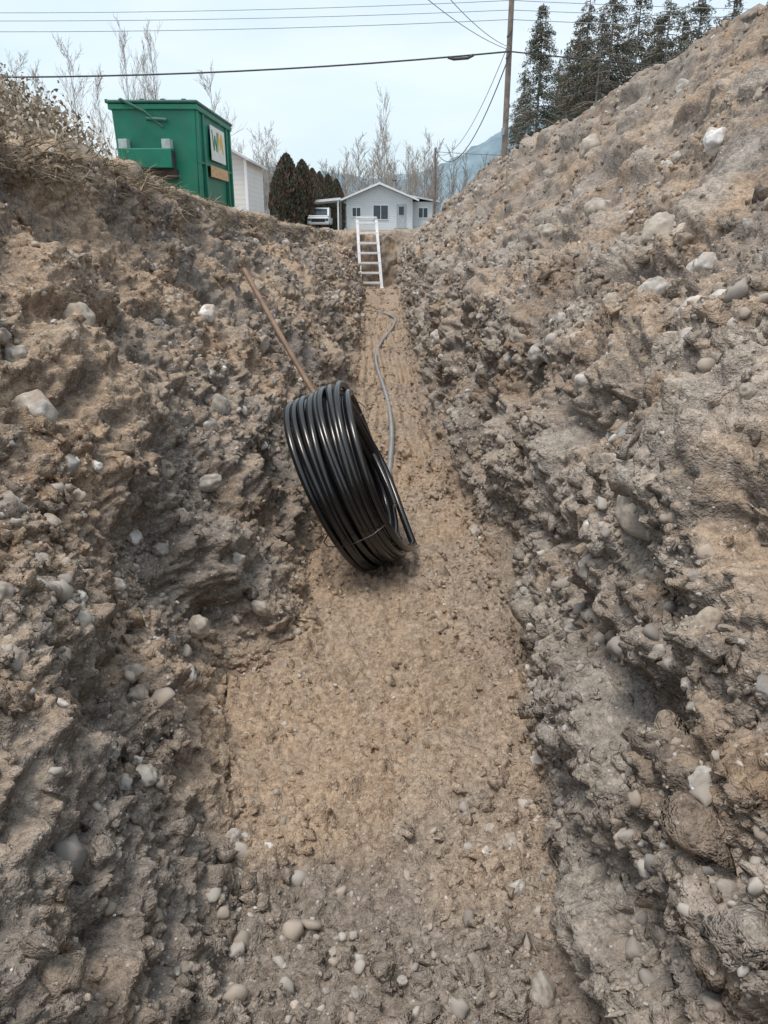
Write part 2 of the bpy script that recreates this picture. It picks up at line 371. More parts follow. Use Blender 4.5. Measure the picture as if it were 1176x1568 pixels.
rimi=np.where((allP[:,1]>2.5)&(allP[:,1]<22)&(allC>3.4)&(allC<4.6))[0]
clump=gnoise(allP[rimi].astype(np.float32),.45,91); rimi=rimi[(clump+rng.uniform(-.4,.4,len(rimi)))>.12]
k=rng.choice(rimi,7000); L=rng.uniform(.03,.15,7000)
dr=rng.normal(size=(7000,3))*np.array([.7,.7,.35])+np.array([.45,0,.25])
gcols=np.array([[.30,.24,.165],[.21,.165,.11],[.40,.34,.25],[.13,.11,.07]])[rng.integers(0,4,7000)]
add_obj("dry_grass",blades("dry_grass",allP[k],L,dr,rng.uniform(.0015,.004,7000),gcols,leaf_m))
sh=np.where((allP[:,1]>7.2)&(allP[:,1]<10.)&(allP[:,0]<-3.2)&(allP[:,0]>-6.5))[0]
k=rng.choice(sh,3600); L=rng.uniform(.06,.26,3600)*np.clip((-allP[k,0]-3.0)/1.0,.3,1)
dr=rng.normal(size=(3600,3))*np.array([.6,.6,.3])+np.array([0,0,.7])
sc=np.array([[.36,.29,.22],[.28,.22,.155],[.46,.40,.33],[.2,.16,.115]])[rng.integers(0,4,3600)]
shrub=add_obj("dead_shrub",blades("s",allP[k],L,dr,rng.uniform(.002,.005,3600),sc,leaf_m,.8))
kk=rng.choice(k,9000); off=rng.normal(size=(9000,3))*np.array([.12,.12,.08])+np.array([0,0,.09])
add_obj("leaves",blades("l",allP[kk]+off,rng.uniform(.02,.06,9000),rng.normal(size=(9000,3)),rng.uniform(.010,.022,9000),np.array([[.44,.38,.30],[.32,.25,.18],[.56,.52,.45],[.20,.16,.115]])[rng.integers(0,4,9000)],leaf_m,.5),shrub)

# ================================================================== PIPE COIL
black=simple_mat("black_polyethylene",(.008,.008,.009),rough=.22,var=.3,scale=5,spec=.75,dirt=(.07,.06,.05),dirt_amt=.18)
inner_m=simple_mat("pipe_bore",(.45,.36,.27),rough=.8)
CC=Vector((-.165,3.64,-1.165))
nrm=Vector((.93,-.045,.385)).normalized()
e2=(Vector((0,0,1))-nrm*nrm.z).normalized(); e1=e2.cross(nrm).normalized()
coil=empty("pipe_coil",CC)
pr=.0175; R0=.45
pts=[]; steps=56
rc=random.Random(3)
for layer in range(4):
    Rl=R0-layer*.031
    turns=8 if layer%2==0 else 7
    jit=[(rc.uniform(-1,1),rc.uniform(0,6.28),rc.uniform(-1,1),rc.uniform(0,6.28)) for _ in range(turns+1)]
    for s_ in range(turns*steps):
        tt=s_/(turns*steps); ang=2*math.pi*s_/steps-math.pi/2
        ax=(tt-.5)*(.255 if layer%2==0 else .22); ax=ax if layer%2==0 else -ax
        u=s_/steps; a_=int(u); f_=u-a_; f_=f_*f_*(3-2*f_)
        J=[jit[a_][q]*(1-f_)+jit[a_+1][q]*f_ for q in range(4)]
        rr=Rl+.014*J[0]*math.sin(ang+J[1])+.009*math.sin(ang*3+J[3])*J[2]
        fan=.84+.24*(.5+.5*math.sin(ang))
        q=CC+nrm*(ax*fan+.013*J[2]*math.sin(ang+J[3])+.007*math.sin(2*ang+J[1]))+e1*(rr*math.cos(ang))*.95+e2*(rr*math.sin(ang))*(1.0 if math.sin(ang)>0 else .975)
        pts.append(q)
tube("windings",pts,pr,black,coil,res=5)
pts=[]
for s_ in range(0,46):
    ang=math.radians(75+s_*4.3); rr=.41+.0006*s_
    pts.append(CC+nrm*(.150+.0002*s_+.010*math.sin(s_*.15))+e1*(rr*math.cos(ang))*.97+e2*(rr*math.sin(ang))*.97)
tube("outer_wrap",pts,pr,black,coil,res=5)
tube("loose_end",[(-.13,4.08,-1.00),(-.03,4.05,-1.15),(.05,3.93,-1.30),(.10,3.77,-1.42),(.15,3.60,-1.50)],pr*1.05,black,coil,res=5,smoothc=True)
tube("second_end",[(-.16,4.06,-.98),(-.05,4.00,-1.14),(.02,3.87,-1.26),(.055,3.72,-1.335)],pr,black,coil,res=5,smoothc=True)
dv=(Vector((.055,3.72,-1.335))-Vector((.02,3.87,-1.26))).normalized()
tube("end_bore",[Vector((.055,3.72,-1.335))-dv*.002,Vector((.055,3.72,-1.335))+dv*.003],pr*.62,inner_m,coil,res=4)
for a in (40,200):
    a=math.radians(a); rad_d=e1*math.cos(a)+e2*math.sin(a)
    t_=[]
    for q in range(13):
        th=2*math.pi*q/12; t_.append(CC+rad_d*(.400+.083*math.cos(th))+nrm*(.158*math.sin(th)))
    tube("strap",t_,.003,black,coil,res=2)

# pipe laid along the floor
def floor_z(x,y):
    d=(allP[inz,0]-x)**2+(allP[inz,1]-y)**2; q=inz[d<.06**2]
    if len(q)<3: q=inz[np.argsort(d)[:6]]
    return float(np.percentile(allP[q,2],85))
pp=[(-.16,3.95),(-.07,4.15),(.0,4.4),(.03,4.9),(.05,5.5),(.066,6.1),(.065,6.7),(.045,7.3),(.01,8.0),(-.06,9.0),(-.12,10.1),(-.10,11.0),(-.02,12.0),(.10,12.9),(.20,14.0),(.22,14.7),(.15,15.4),(.02,15.9),(-.15,16.3)]
zs=[floor_z(x,y)+.018 for x,y in pp]
zs=[(zs[max(i-1,0)]+2*zs[i]+zs[min(i+1,len(zs)-1)])/4 for i in range(len(zs))]
pipe_m=simple_mat("sheen_grey_dusty_pipe",(.24,.24,.245),rough=.35,var=.2,scale=6,dirt=(.34,.30,.25),dirt_amt=.45,spec=.7)  # black pipe: grey base paints in its sky sheen, dust patches on top
tube("water_pipe",[(x,y,z) for (x,y),z in zip(pp,zs)],.021,pipe_m,None,res=5,smoothc=True)

# ================================================================== SHOVEL
wood=simple_mat("worn_wood",(.24,.155,.105),rough=.6,var=.3,scale=12,bump=.3)
steel=simple_mat("rusty_steel",(.16,.12,.10),rough=.55,metal=.6,var=.3,scale=15)
sv=empty("shovel",(-.1,4.4,-1.5))
a=Vector((-.10,4.42,-1.42)); b_=Vector((-.925,5.32,-.25)); m_=(a+b_)/2+Vector((-.012,0,-.02))
tube("handle",[a,a.lerp(m_,.5),m_,m_.lerp(b_,.5),b_],.0175,wood,sv,res=4,smoothc=True)
bm=bmesh.new(); d_=(a-b_).normalized(); sd=Vector((0,0,1)).cross(d_).normalized(); nn=d_.cross(sd)
W=[(0,.03),(.04,.095),(.12,.11),(.2,.10),(.26,.06),(.30,.005)]
rws=[]
for t0,w in W:
    rws.append([bm.verts.new(a+d_*t0+sd*(w*u)+nn*(.03*u*u)) for u in (-1,-.5,0,.5,1)])
for i in range(len(rws)-1):
    for j in range(4): bm.faces.new([rws[i][j],rws[i][j+1],rws[i+1][j+1],rws[i+1][j]])
me=bpy.data.meshes.new("blade"); bm.to_mesh(me); bm.free(); me.materials.append(steel)
o=add_obj("blade",me,sv); md=o.modifiers.new("s",'SOLIDIFY'); md.thickness=.003
tube("socket",[a-d_*.18,a+d_*.06],.021,steel,sv,res=3)

# ================================================================== LADDER
alu=simple_mat("white_ladder_rails",(.80,.81,.82),rough=.45,metal=.05,var=.08,scale=6)
lad=empty("ladder",(-.35,23.1,-1.58))
F0=Vector((-.36,22.95,-1.6)); T0=Vector((-.50,23.6,.30))
for sgn,w0,w1 in ((-1,.30,.27),(1,.30,.27)):
    p0=F0+Vector((sgn*w0,0,0)); p1=T0+Vector((sgn*w1,0,0))
    poly_prism("rail",[p0+Vector((-.04,-.04,0)),p0+Vector((.04,-.04,0)),p0+Vector((.04,.04,0)),p0+Vector((-.04,.04,0))],p1-p0,alu,lad)
    box("foot",p0+Vector((-.06,-.06,-.02)),p0+Vector((.06,.06,.03)),alu,lad,.01)
for i in range(7):
    t=(i+.55)/7.1; c=F0.lerp(T0,t); w=.30-.03*t
    box("rung",c+Vector((-w,-.045,-.03)),c+Vector((w,.035,.03)),alu,lad,.006)
box("top_cap",T0+Vector((-.30,-.07,-.02)),T0+Vector((.30,.07,.03)),alu,lad,.01)

# ================================================================== DUMPSTER
grn=simple_mat("green_paint",(.006,.185,.115),rough=.42,var=.2,scale=3,dirt=(.08,.15,.11),dirt_amt=.4,spec=.5)
grn2=simple_mat("lid_green",(.008,.10,.068),rough=.5,var=.2,scale=4,dirt=(.14,.17,.15),dirt_amt=.3)
hollow_dark=simple_mat("dark_pocket_hollow",(.05,.035,.03),rough=.8)  # near-black brown painted for the shade inside the pocket openings
galv=simple_mat("scuffed_metal",(.40,.47,.46),rough=.5,var=.25,scale=9)
white=simple_mat("white_panel",(.78,.78,.74),rough=.5,var=.05)
yel=simple_mat("yellow_sign",(.75,.5,.05),rough=.5); org=simple_mat("orange_sticker",(.62,.38,.18),rough=.5,var=.35,scale=20)
dgr=simple_mat("sign_green",(.02,.2,.08),rough=.5)
ds=empty("dumpster",(-3.2,13.1,.33))
x0,x1,y0,y1,z0,z1=-3.78,-2.62,11.92,14.45,.33,1.62
box("body",(x0,y0,z0),(x1,y1,z1),grn,ds,.015,taper=(.93,.985))
box("top_flange",(x0-.035,y0-.035,z1-.07),(x1+.035,y1+.035,z1+.0),grn,ds,.01)
box("lid_front_half",(x0-.05,y0-.05,z1+.004),(x1+.05,(y0+y1)/2-.01,z1+.05),grn2,ds,.018)
box("lid_rear_half",(x0-.05,(y0+y1)/2+.01,z1+.004),(x1+.05,y1+.05,z1+.05),grn2,ds,.018)
for i in range(4):
    xx=x0+.14+i*.29; box("lid_rib",(xx-.03,y0,z1+.047),(xx+.03,y1,z1+.07),grn2,ds,.008)
box("hinge_bar",(x0-.07,y0-.03,z1+.01),(x0-.03,y1,z1+.06),grn2,ds,.008)
box("fork_pocket",(x0+.10,y0-.20,z0+.47),(x1-.33,y0+.0,z0+.72),grn,ds,.012)
box("fork_pocket_opening",(x1-.329,y0-.18,z0+.50),(x1-.32,y0-.02,z0+.69),hollow_dark,ds)  # dark plate stands in for the shaded inside of the open sleeve end
box("pocket_gusset",(x0+.10,y0-.17,z0+.72),(x0+.22,y0+.0,z0+.84),galv,ds,.005)
box("pocket_gusset",(x1-.46,y0-.17,z0+.72),(x1-.34,y0+.0,z0+.84),galv,ds,.005)
box("pocket_recess_dark",(x0+.14,y0-.12,z0+.34),(x1-.30,y0+.02,z0+.465),hollow_dark,ds,.005)  # dark box stands in for the shaded opening below the sleeve
box("fork_pocket_far",(x0+.10,y1,z0+.47),(x1-.33,y1+.2,z0+.70),grn,ds,.012)
tube("lid_arm",[(x0+.16,y0-.07,z1+.05),(x0+.48,y0-.09,z1-.10),(x0+.72,y0-.08,z1-.30)],.022,grn2,ds,res=3)
tube("arm_bracket",[(x0+.50,y0-.08,z1-.19),(x0+.78,y0-.08,z1-.21)],.03,grn2,ds,res=3)
for yy in (y0+.06,y0+.42,y1-.38,y1-.06):
    box("side_rib",(x1-.03,yy-.035,z0+.03),(x1+.022,yy+.035,z1-.07),grn,ds,.008)
box("side_seam",(x1-.02,y0+.02,z0+.55),(x1+.012,y1-.02,z0+.58),grn,ds,.004)
box("logo_panel",(x1+.024,12.72,.98),(x1+.030,13.80,1.46),white,ds)
for nm,pl,mt in (("letter_w",[(12.82,1.40),(12.92,1.12),(13.02,1.34),(13.12,1.12),(13.22,1.40)],dgr),("letter_m",[(13.24,1.12),(13.32,1.40),(13.42,1.18),(13.52,1.40),(13.62,1.12)],yel)):
    for i in range(4):
        (ya,za),(yb,zb)=pl[i],pl[i+1]; w=.035
        poly_prism(nm,[(x1+.031+.0007*i,ya-w,za),(x1+.031+.0007*i,ya+w,za),(x1+.031+.0007*i,yb+w,zb),(x1+.031+.0007*i,yb-w,zb)],(.001,0,0),mt,ds)
box("sticker",(x1+.024,12.6,.74),(x1+.028,13.95,.90),org,ds)

# ================================================================== BUILDINGS
def siding(name,c,period=.18):
    m,nt,b=new_mat(name); tc=nt.nodes.new("ShaderNodeTexCoord"); sp=nt.nodes.new("ShaderNodeSeparateXYZ"); nt.links.new(tc.outputs["Object"],sp.inputs[0])
    md=nt.nodes.new("ShaderNodeMath"); md.operation='FRACT'; dv=nt.nodes.new("ShaderNodeMath"); dv.operation='DIVIDE'; dv.inputs[1].default_value=period
    nt.links.new(sp.outputs[2],dv.inputs[0]); nt.links.new(dv.outputs[0],md.inputs[0])
    bp=nt.nodes.new("ShaderNodeBump"); bp.inputs["Strength"].default_value=1; bp.inputs["Distance"].default_value=.03; bp.invert=True
    nt.links.new(md.outputs[0],bp.inputs["Height"]); nt.links.new(bp.outputs["Normal"],b.inputs["Normal"])
    n=nt.nodes.new("ShaderNodeTexNoise"); n.inputs["Scale"].default_value=1.5; nt.links.new(tc.outputs["Object"],n.inputs["Vector"])
    r=nt.nodes.new("ShaderNodeValToRGB"); r.color_ramp.elements[0].color=(*[x*.88 for x in c],1); r.color_ramp.elements[1].color=(*c,1)
    nt.links.new(n.outputs["Fac"],r.inputs["Fac"]); nt.links.new(r.outputs["Color"],b.inputs["Base Color"]); b.inputs["Roughness"].default_value=.6
    return m
sid=siding("white_siding",(.74,.78,.80)); sid2=siding("shed_siding",(.66,.64,.61),.16)
roofm=simple_mat("pale_roof",(.55,.58,.61),rough=.8,var=.12,scale=3,bump=.3,bscale=8)
trim=simple_mat("white_trim",(.82,.84,.85),rough=.5,var=.03); glass=simple_mat("window_glass",(.05,.07,.09),rough=.12,var=.2,scale=.8)
conc=simple_mat("concrete",(.35,.34,.33),rough=.9)
ho=empty("white_house",(0,76,-.12)); hz=-.12
box("main_walls",(-3.4,75,hz),(2.6,85,2.55),sid,ho)
poly_prism("gable",[(-3.4,75,2.55),(2.6,75,2.55),(-.4,75,3.72)],(0,10,0),sid,ho)
for s_,xa in ((-1,-3.9),(1,3.1)):
    xe=xa; 
    poly_prism("roof_slope",[(-.4,74.4,3.80),(xe,74.4,2.40),(xe,74.4,2.52),(-.4,74.4,3.94)],(0,11,0),roofm,ho)
poly_prism("barge_board",[(-3.95,74.36,2.34),(-.4,74.36,3.74),(3.15,74.36,2.34),(3.15,74.36,2.5),(-.4,74.36,3.92),(-3.95,74.36,2.5)],(0,.035,0),trim,ho)
box("side_wing",(2.6,76,hz),(4.6,84,2.35),sid,ho)
poly_prism("wing_roof",[(2.4,75.6,2.75),(5.1,75.6,2.28),(5.1,75.6,2.40),(2.4,75.6,2.9)],(0,9,0),roofm,ho)
def window(x,z,w,h_,y):
    box("window_frame",(x-w/2-.08,y-.06,z-.08),(x+w/2+.08,y-.003,z+h_+.08),trim,ho)
    box("window_pane",(x-w/2,y-.075,z),(x-.03,y-.063,z+h_),glass,ho); box("window_pane",(x+.03,y-.075,z),(x+w/2,y-.063,z+h_),glass,ho)
window(-.3,.85,1.3,1.15,75); window(-2.5,1.1,.7,.7,75); window(3.6,1.0,.8,.8,76)
box("door",(1.15,74.93,hz+.2),(2.0,74.99,2.1),simple_mat("door_paint",(.45,.5,.52),rough=.5),ho); box("steps",(.95,74.0,hz),(2.2,74.92,hz+.2),conc,ho)
box("door_glass",(1.35,74.91,1.2),(1.8,74.925,1.9),glass,ho)
tube("chimney_pipe",[(1.0,78,2.9),(1.0,78,4.2)],.13,simple_mat("flue_metal",(.3,.3,.3),rough=.4,metal=.5),ho)
tube("chimney_cap",[(1.0,78,4.2),(1.0,78,4.3)],.2,glass,ho)
poly_prism("carport_roof",[(-8.3,73.6,2.02),(-3.9,73.6,2.42),(-3.9,73.6,2.62),(-8.3,73.6,2.22)],(0,5,0),trim,ho)
for xx in (-8.1,-4.1):
    box("carport_post",(xx-.07,73.8,hz),(xx+.07,73.94,2.05+(xx+8.1)*.09),trim,ho)
    box("carport_post",(xx-.07,78.2,hz),(xx+.07,78.34,2.05+(xx+8.1)*.09),trim,ho)
sd_=empty("garden_shed",(-6.4,30,-.1))
box("walls",(-8.4,29,-.1),(-4.78,33,2.25),sid2,sd_)
poly_prism("gable",[(-8.4,29,2.25),(-4.78,29,2.25),(-6.6,29,3.2)],(0,4,0),sid2,sd_)
poly_prism("roof_slope",[(-6.6,28.7,3.22),(-4.6,28.7,2.17),(-4.6,28.7,2.25),(-6.6,28.7,3.32)],(0,4.6,0),roofm,sd_)
poly_prism("roof_slope",[(-6.6,28.7,3.22),(-8.6,28.7,2.17),(-8.6,28.7,2.25),(-6.6,28.7,3.32)],(0,4.6,0),roofm,sd_)
box("corner_board",(-4.83,28.96,-.1),(-4.74,29.05,2.25),trim,sd_)
pk=empty("pickup_truck",(-5.8,74.5,-.1)); wp=simple_mat("white_car_paint",(.76,.78,.80),rough=.25,var=.03); tyre=simple_mat("tyre",(.02,.02,.02),rough=.8)
X=-5.75; T=-2.2
box("lower_body",(X-.93,74.0+T,.35),(X+.93,79.2+T,.98),wp,pk,.08)
box("hood",(X-.86,74.05+T,.95),(X+.86,75.4+T,1.12),wp,pk,.06)
poly_prism("cab",[(X-.85,75.2+T,1.0),(X-.85,78.+T,1.0),(X-.85,77.7+T,1.78),(X-.85,76.0+T,1.80)],(1.7,0,0),wp,pk)
poly_prism("windshield",[(X-.72,75.24+T,1.14),(X+.72,75.24+T,1.14),(X+.68,75.90+T,1.68),(X-.68,75.90+T,1.68)],(0,-.02,.01),glass,pk)
box("grille",(X-.6,73.96+T,.58),(X+.6,74.0+T,.85),tyre,pk,.01)
for s_ in (-1,1):
    box("headlight",(X+s_*.76-.13,73.96+T,.66),(X+s_*.76+.13,74.01+T,.86),glass,pk,.01)
    for yy in (74.9+T,78.2+T):
        tube("wheel",[(X+s_*.7,yy,.22),(X+s_*.95,yy,.22)],.35,tyre,pk,res=6)
box("bumper",(X-.95,73.9+T,.38),(X+.95,74.02+T,.54),simple_mat("chrome",(.5,.5,.5),rough=.3,metal=.8),pk,.02)

# ================================================================== UTILITY POLES AND WIRES
polew=simple_mat("weathered_pole",(.20,.17,.145),rough=.9,var=.3,scale=4,bump=.5,bscale=30)
wire_m=simple_mat("wire_insulation",(.05,.05,.055),rough=.6); wire_l=simple_mat("bare_wire",(.30,.33,.36),rough=.5)
def pole(x,y,h_,r,arm=True):
    p=empty("utility_pole",(x,y,-.12))
    tube("shaft",[(x,y,-.3),(x,y,h_*.5),(x,y,h_)],r,polew,p,res=5,radii=[1.15,1,.8])
    if arm:
        box("crossarm",(x-1.2,y-.2,h_-.7),(x+1.2,y-.08,h_-.56),polew,p,.01)
        for q in (-1.1,-.4,.4,1.1):
            tube("insulator",[(x+q,y-.14,h_-.56),(x+q,y-.14,h_-.38)],.05,wire_l,p,res=2)
    return p
main=pole(5.4,38,12.5,.125); 
for z in (7.1,7.9): 
    tube("bracket",[(5.4,37.9,z),(5.4,37.7,z),(5.25,37.7,z-.25)],.05,wire_m,main,res=2)
box("pole_hardware",(5.20,37.74,3.9),(5.34,37.86,4.2),wire_l,main,.02)
pole(4.25,70,6.3,.12,False); pole(-42,38,12.5,.15); pole(50,38,12.5,.15)
def wire(a,b,sag,r,mat=wire_m,n=24):
    a=Vector(a); b=Vector(b); pts=[]
    for i in range(n+1):
        t=i/n; p=a.lerp(b,t); p.z-=sag*4*t*(1-t); pts.append(p)
    tube("overhead_wire",pts,r,mat,None,res=1)
wire((-42,37.8,7.3),(5.4,37.8,7.15),1.05,.036)
wire((5.4,37.8,7.15),(50,37.8,7.6),1.2,.03)
tube("cable_splice",[(2.75,37.8,6.93),(3.0,37.8,6.86),(3.6,37.8,6.90),(3.85,37.8,7.02)],.06,wire_m,None,res=2)
for z,s_,r in ((9.1,.55,.013),(8.75,.5,.013),(8.4,.55,.014)):
    wire((-42,38.1,z+.2),(5.4,38.1,z),s_,r,wire_l); wire((5.4,38.1,z),(50,38.1,z+.3),s_,r,wire_l)
wire((5.4,37.8,7.2),(-3.,14,6.5),.6,.013,wire_l); wire((5.4,37.8,7.3),(-1.0,14,5.6),.5,.012,wire_l)
wire((5.4,37.9,10.6),(-6.,30,9.9),.3,.012,wire_l)
wire((5.4,38,7.0),(4.25,70,6.1),2.2,.026); wire((5.4,38,7.6),(4.25,70,5.9),1.6,.018,wire_l)
wire((4.25,70,5.9),(1.0,75.5,3.5),.2,.02,wire_l)
wire((4.25,70,6.0),(30,72,6.5),.5,.02,wire_m)

# ================================================================== TREES
def tubes_mesh(name,segs,mat,sides=4):
    p0=np.array([s[0] for s in segs]); p1=np.array([s[1] for s in segs]); r0=np.array([s[2] for s in segs]); r1=np.array([s[3] for s in segs])
    d=p1-p0; d/=np.linalg.norm(d,axis=1,keepdims=True)+1e-9
    a=np.cross(d,np.array([.31,.2,.93])); a/=np.linalg.norm(a,axis=1,keepdims=True)+1e-9; b=np.cross(d,a)
    n=len(segs); V=np.zeros((n,2*sides,3))
    for k in range(sides):
        th=2*math.pi*k/sides; o=a*math.cos(th)+b*math.sin(th)
        V[:,k]=p0+o*r0[:,None]; V[:,sides+k]=p1+o*r1[:,None]
    f=np.array([[k,(k+1)%sides,sides+(k+1)%sides,sides+k] for k in range(sides)])
    Ff=(f[None]+(np.arange(n)*2*sides)[:,None,None]).reshape(-1,4)
    return mesh_from_arrays(name,V.reshape(-1,3),Ff,mat,None,True)
def bare_segs(rs,base,h_,spread=.5,depth=3,tr=None,minr=.006):
    segs=[]
    def grow(p,d,L,r,lev):
        n=9 if lev==0 else 3
        q=p
        for i in range(n):
            d2=(d+Vector((rs.uniform(-1,1),rs.uniform(-1,1),rs.uniform(-.2,1)))*(.05 if lev==0 else .15)).normalized()
            q2=q+d2*(L/n); ra=r*(1-.8*i/n); rb=r*(1-.8*(i+1)/n)
            segs.append((q[:],q2[:],max(ra,minr),max(rb,minr)))
            if lev<depth and not(lev==0 and i<2):
                for _ in range(2):
                    az=rs.uniform(0,6.283); side=Vector((math.cos(az),math.sin(az),0)); side=(side-d2*side.dot(d2)).normalized()
                    kd=(d2*(1-spread*.4)+side*spread*rs.uniform(.6,1.2)+Vector((0,0,.25))).normalized()
                    LL=L*rs.uniform(.22,.38)*(1.25-i/n) if lev==0 else L*rs.uniform(.35,.6)
                    grow(q+(q2-q)*rs.uniform(.2,1),kd,LL,max(rb*.5,minr),lev+1)
            q=q2; d=d2
    grow(Vector(base),Vector((0,0,1)),h_,tr or h_*.012,0)
    return segs
bark=simple_mat("pale_bark",(.36,.31,.265),rough=.9,var=.2,scale=1.5)
bark2=simple_mat("grey_bark",(.28,.26,.24),rough=.9,var=.25,scale=1.5)
rs=random.Random(5)
variants=[tubes_mesh("bare_tree",bare_segs(rs,(0,0,0),10,.5+.1*i,3,.075,.008),bark) for i in range(5)]
def bare(x,y,top,i,s=1.):
    o=add_obj("bare_tree",variants[i%5],None,(x,y,-.12)); sc=(top+.12)/10.; o.scale=(sc*s,sc*s,sc); o.rotation_euler[2]=rs.uniform(0,6)
def at(px,py,yy):
    Fh=1105.6-.345*(py-784); return (px-588)/Fh*yy, (-.9385*(py-784)-406.8)/Fh*yy
for px,py,yy,s in ((105,85,75,.7),(150,120,80,.8),(187,68,72,.7),(232,66,74,.7),(322,118,85,.8),(15,100,70,.8),(592,160,95,.8),(548,222,110,1.1),(655,208,105,.9),
                 (395,215,90,1.1),(420,222,100,1.1),(370,225,95,.9),(570,235,120,1),(625,232,115,1.0),(60,125,90,1),(215,100,88,.8),(405,205,86,1.),(600,215,100,1.1),(530,240,118,1.2),(640,240,110,1.2)):
    x,z=at(px,py,yy); bare(x,yy,z,rs.randrange(5),s)
segs=[]
for i in range(220):
    yy=rs.uniform(150,230); xx=rs.uniform(-95,40); 
    segs+=bare_segs(rs,(xx,yy,0),rs.uniform(8,15),.7,2,.13,.034)
add_obj("distant_woodland",tubes_mesh("distant_woodland",segs,bark2,3))

fol=attr_mat("conifer_foliage",rough=.85,bump=0,speck=False,noise=False)
def conifer_mesh(seed,h_,wid,dens,cbase):
    r_=np.random.default_rng(seed); segs=[]; C=[]; S=[]
    segs.append(((0,0,-.3),(0,0,h_*.5),h_*.012,h_*.008)); segs.append(((0,0,h_*.5),(0,0,h_),h_*.008,.02))
    for i in range(int(dens)):
        t=r_.uniform(.05,1)**.85; z=h_*t; L=wid*(1-t)**.7*r_.uniform(.5,1.2)+.2
        az=r_.uniform(0,6.283); dx,dy=math.cos(az),math.sin(az)
        p0=np.array([0,0,z]); p1=np.array([dx*L,dy*L,z-.15*L+ r_.uniform(-.25,.15)*L]); pm=(p0+p1)/2+np.array([0,0,.1*L])
        segs.append((tuple(p0),tuple(pm),.03,.02)); segs.append((tuple(pm),tuple(p1),.02,.008))
        m=int(14+L*60); tt=r_.uniform(.2,1.08,m)[:,None]
        pos=(1-tt)*p0+tt*p1+np.array([0,0,.1*L])*(4*tt*(1-tt))*.5
        pos=pos+r_.normal(size=(m,3))*np.array([.09,.09,.05])*(.6+L*.22)
        pos[:,2]-=np.abs(r_.normal(size=m))*.16
        C.append(pos); S.append(r_.uniform(.05,.14,m))
    C=np.concatenate(C); S=np.concatenate(S)
    sh_=r_.uniform(.75,1.25,(len(C),1)); br=(gnoise(C.astype(np.float32),.9,seed)+r_.uniform(-.2,.2,len(C))>.2)[:,None]
    cols=np.where(br,np.array([[.16,.13,.095]]),np.array([cbase]))*sh_
    n=len(C); a=r_.normal(size=(n,3)); a[:,2]-=.7; a/=np.linalg.norm(a,axis=1,keepdims=True)
    s=np.cross(a,r_.normal(size=(n,3))); s/=np.linalg.norm(s,axis=1,keepdims=True); sz=S[:,None]
    V=np.stack([C-a*sz*.6,C+s*sz*.25,C+a*sz*.8,C-s*sz*.25],1)
    return tubes_mesh("conifer_trunk",segs,bark2),mesh_from_arrays("foliage",V.reshape(-1,3),np.arange(4*n).reshape(-1,4),fol,np.repeat(cols,4,axis=0),False)
cv=[conifer_mesh(100+i,13,w,d,c) for i,(w,d,c) in enumerate(((2.3,300,(.095,.11,.08)),(2.9,200,(.12,.12,.09)),(2.3,180,(.125,.12,.095))))]
def conifer(px,py,yy,i,s=1.):
    x,z=at(px,py,yy); e_=empty("conifer_tree",(x,yy,-.12)); sc=(z+.12)/13
    e_.rotation_euler[2]=rs.uniform(0,6)
    for nm,me in zip(("trunk","foliage"),cv[i]):
        o=bpy.data.objects.new(nm,me); col.objects.link(o); o.parent=e_
    e_.scale=(sc*s,sc*s,sc)
conifer(833,5,58,0,1.05); conifer(905,-10,66,1,1.0); conifer(925,12,60,2,1.1); conifer(945,-35,62,1,1.); conifer(985,-25,64,2,1.2); conifer(1030,-15,60,1,1.1)
conifer(875,60,75,2,1.); conifer(1080,-30,66,1,1.1); conifer(1130,-30,64,2,1.1); conifer(805,95,80,1,.8); conifer(1010,30,72,0,1.); conifer(965,35,72,1,1.1); conifer(858,90,82,1,1.); conifer(1050,10,70,2,1.1); conifer(890,30,78,1,1.1)
def cedar_mesh(seed,h_,w):
    r_=np.random.default_rng(seed); n=9000
    t=r_.uniform(0,1,n); az=r_.uniform(0,6.283,n)
    prof_=np.minimum(1,(1-t)*2.3)**.6*(.75+.25*np.minimum(1,t*4))
    lump=1+.3*gnoise(np.stack([np.cos(az)*1.5,np.sin(az)*1.5,t*6],1).astype(np.float32),.8,seed)
    rr=w/2*prof_*lump*r_.uniform(.72,1.08,n)
    P_=np.stack([np.cos(az)*rr,np.sin(az)*rr,t*h_],1)
    a=np.stack([np.cos(az)*.3,np.sin(az)*.3,np.ones(n)],1)+r_.normal(size=(n,3))*.35; a/=np.linalg.norm(a,axis=1,keepdims=True)
    s=np.cross(a,r_.normal(size=(n,3))); s/=np.linalg.norm(s,axis=1,keepdims=True); sz=r_.uniform(.15,.4,n)[:,None]
    V=np.stack([P_-a*sz*.5,P_+s*sz*.25,P_+a*sz*.6,P_-s*sz*.25],1).reshape(-1,3)
    br=gnoise(P_.astype(np.float32),.8,seed+1)
    cols=np.where((br>.0)[:,None],np.array([[.12,.085,.062]]),np.array([[.09,.09,.065]]))*r_.uniform(.6,1.4,(n,1))
    return mesh_from_arrays("cedar",V,np.arange(4*n).reshape(-1,4),fol,np.repeat(cols,4,axis=0),False)
ced=[cedar_mesh(200+i,6,2.6) for i in range(3)]
for j,(px,py,yy,w) in enumerate(((438,237,70,1.),(424,262,69,.7),(462,246,73,.8),(478,259,80,.75),(489,264,86,.7),(502,268,92,.75),(515,275,100,.8))):
    x,z=at(px,py,yy); o=add_obj("cedar_tree",ced[j%3],None,(x,yy,-.2)); sc=(z+.2)/6; o.scale=(w*sc,w*sc,sc); o.rotation_euler[2]=j

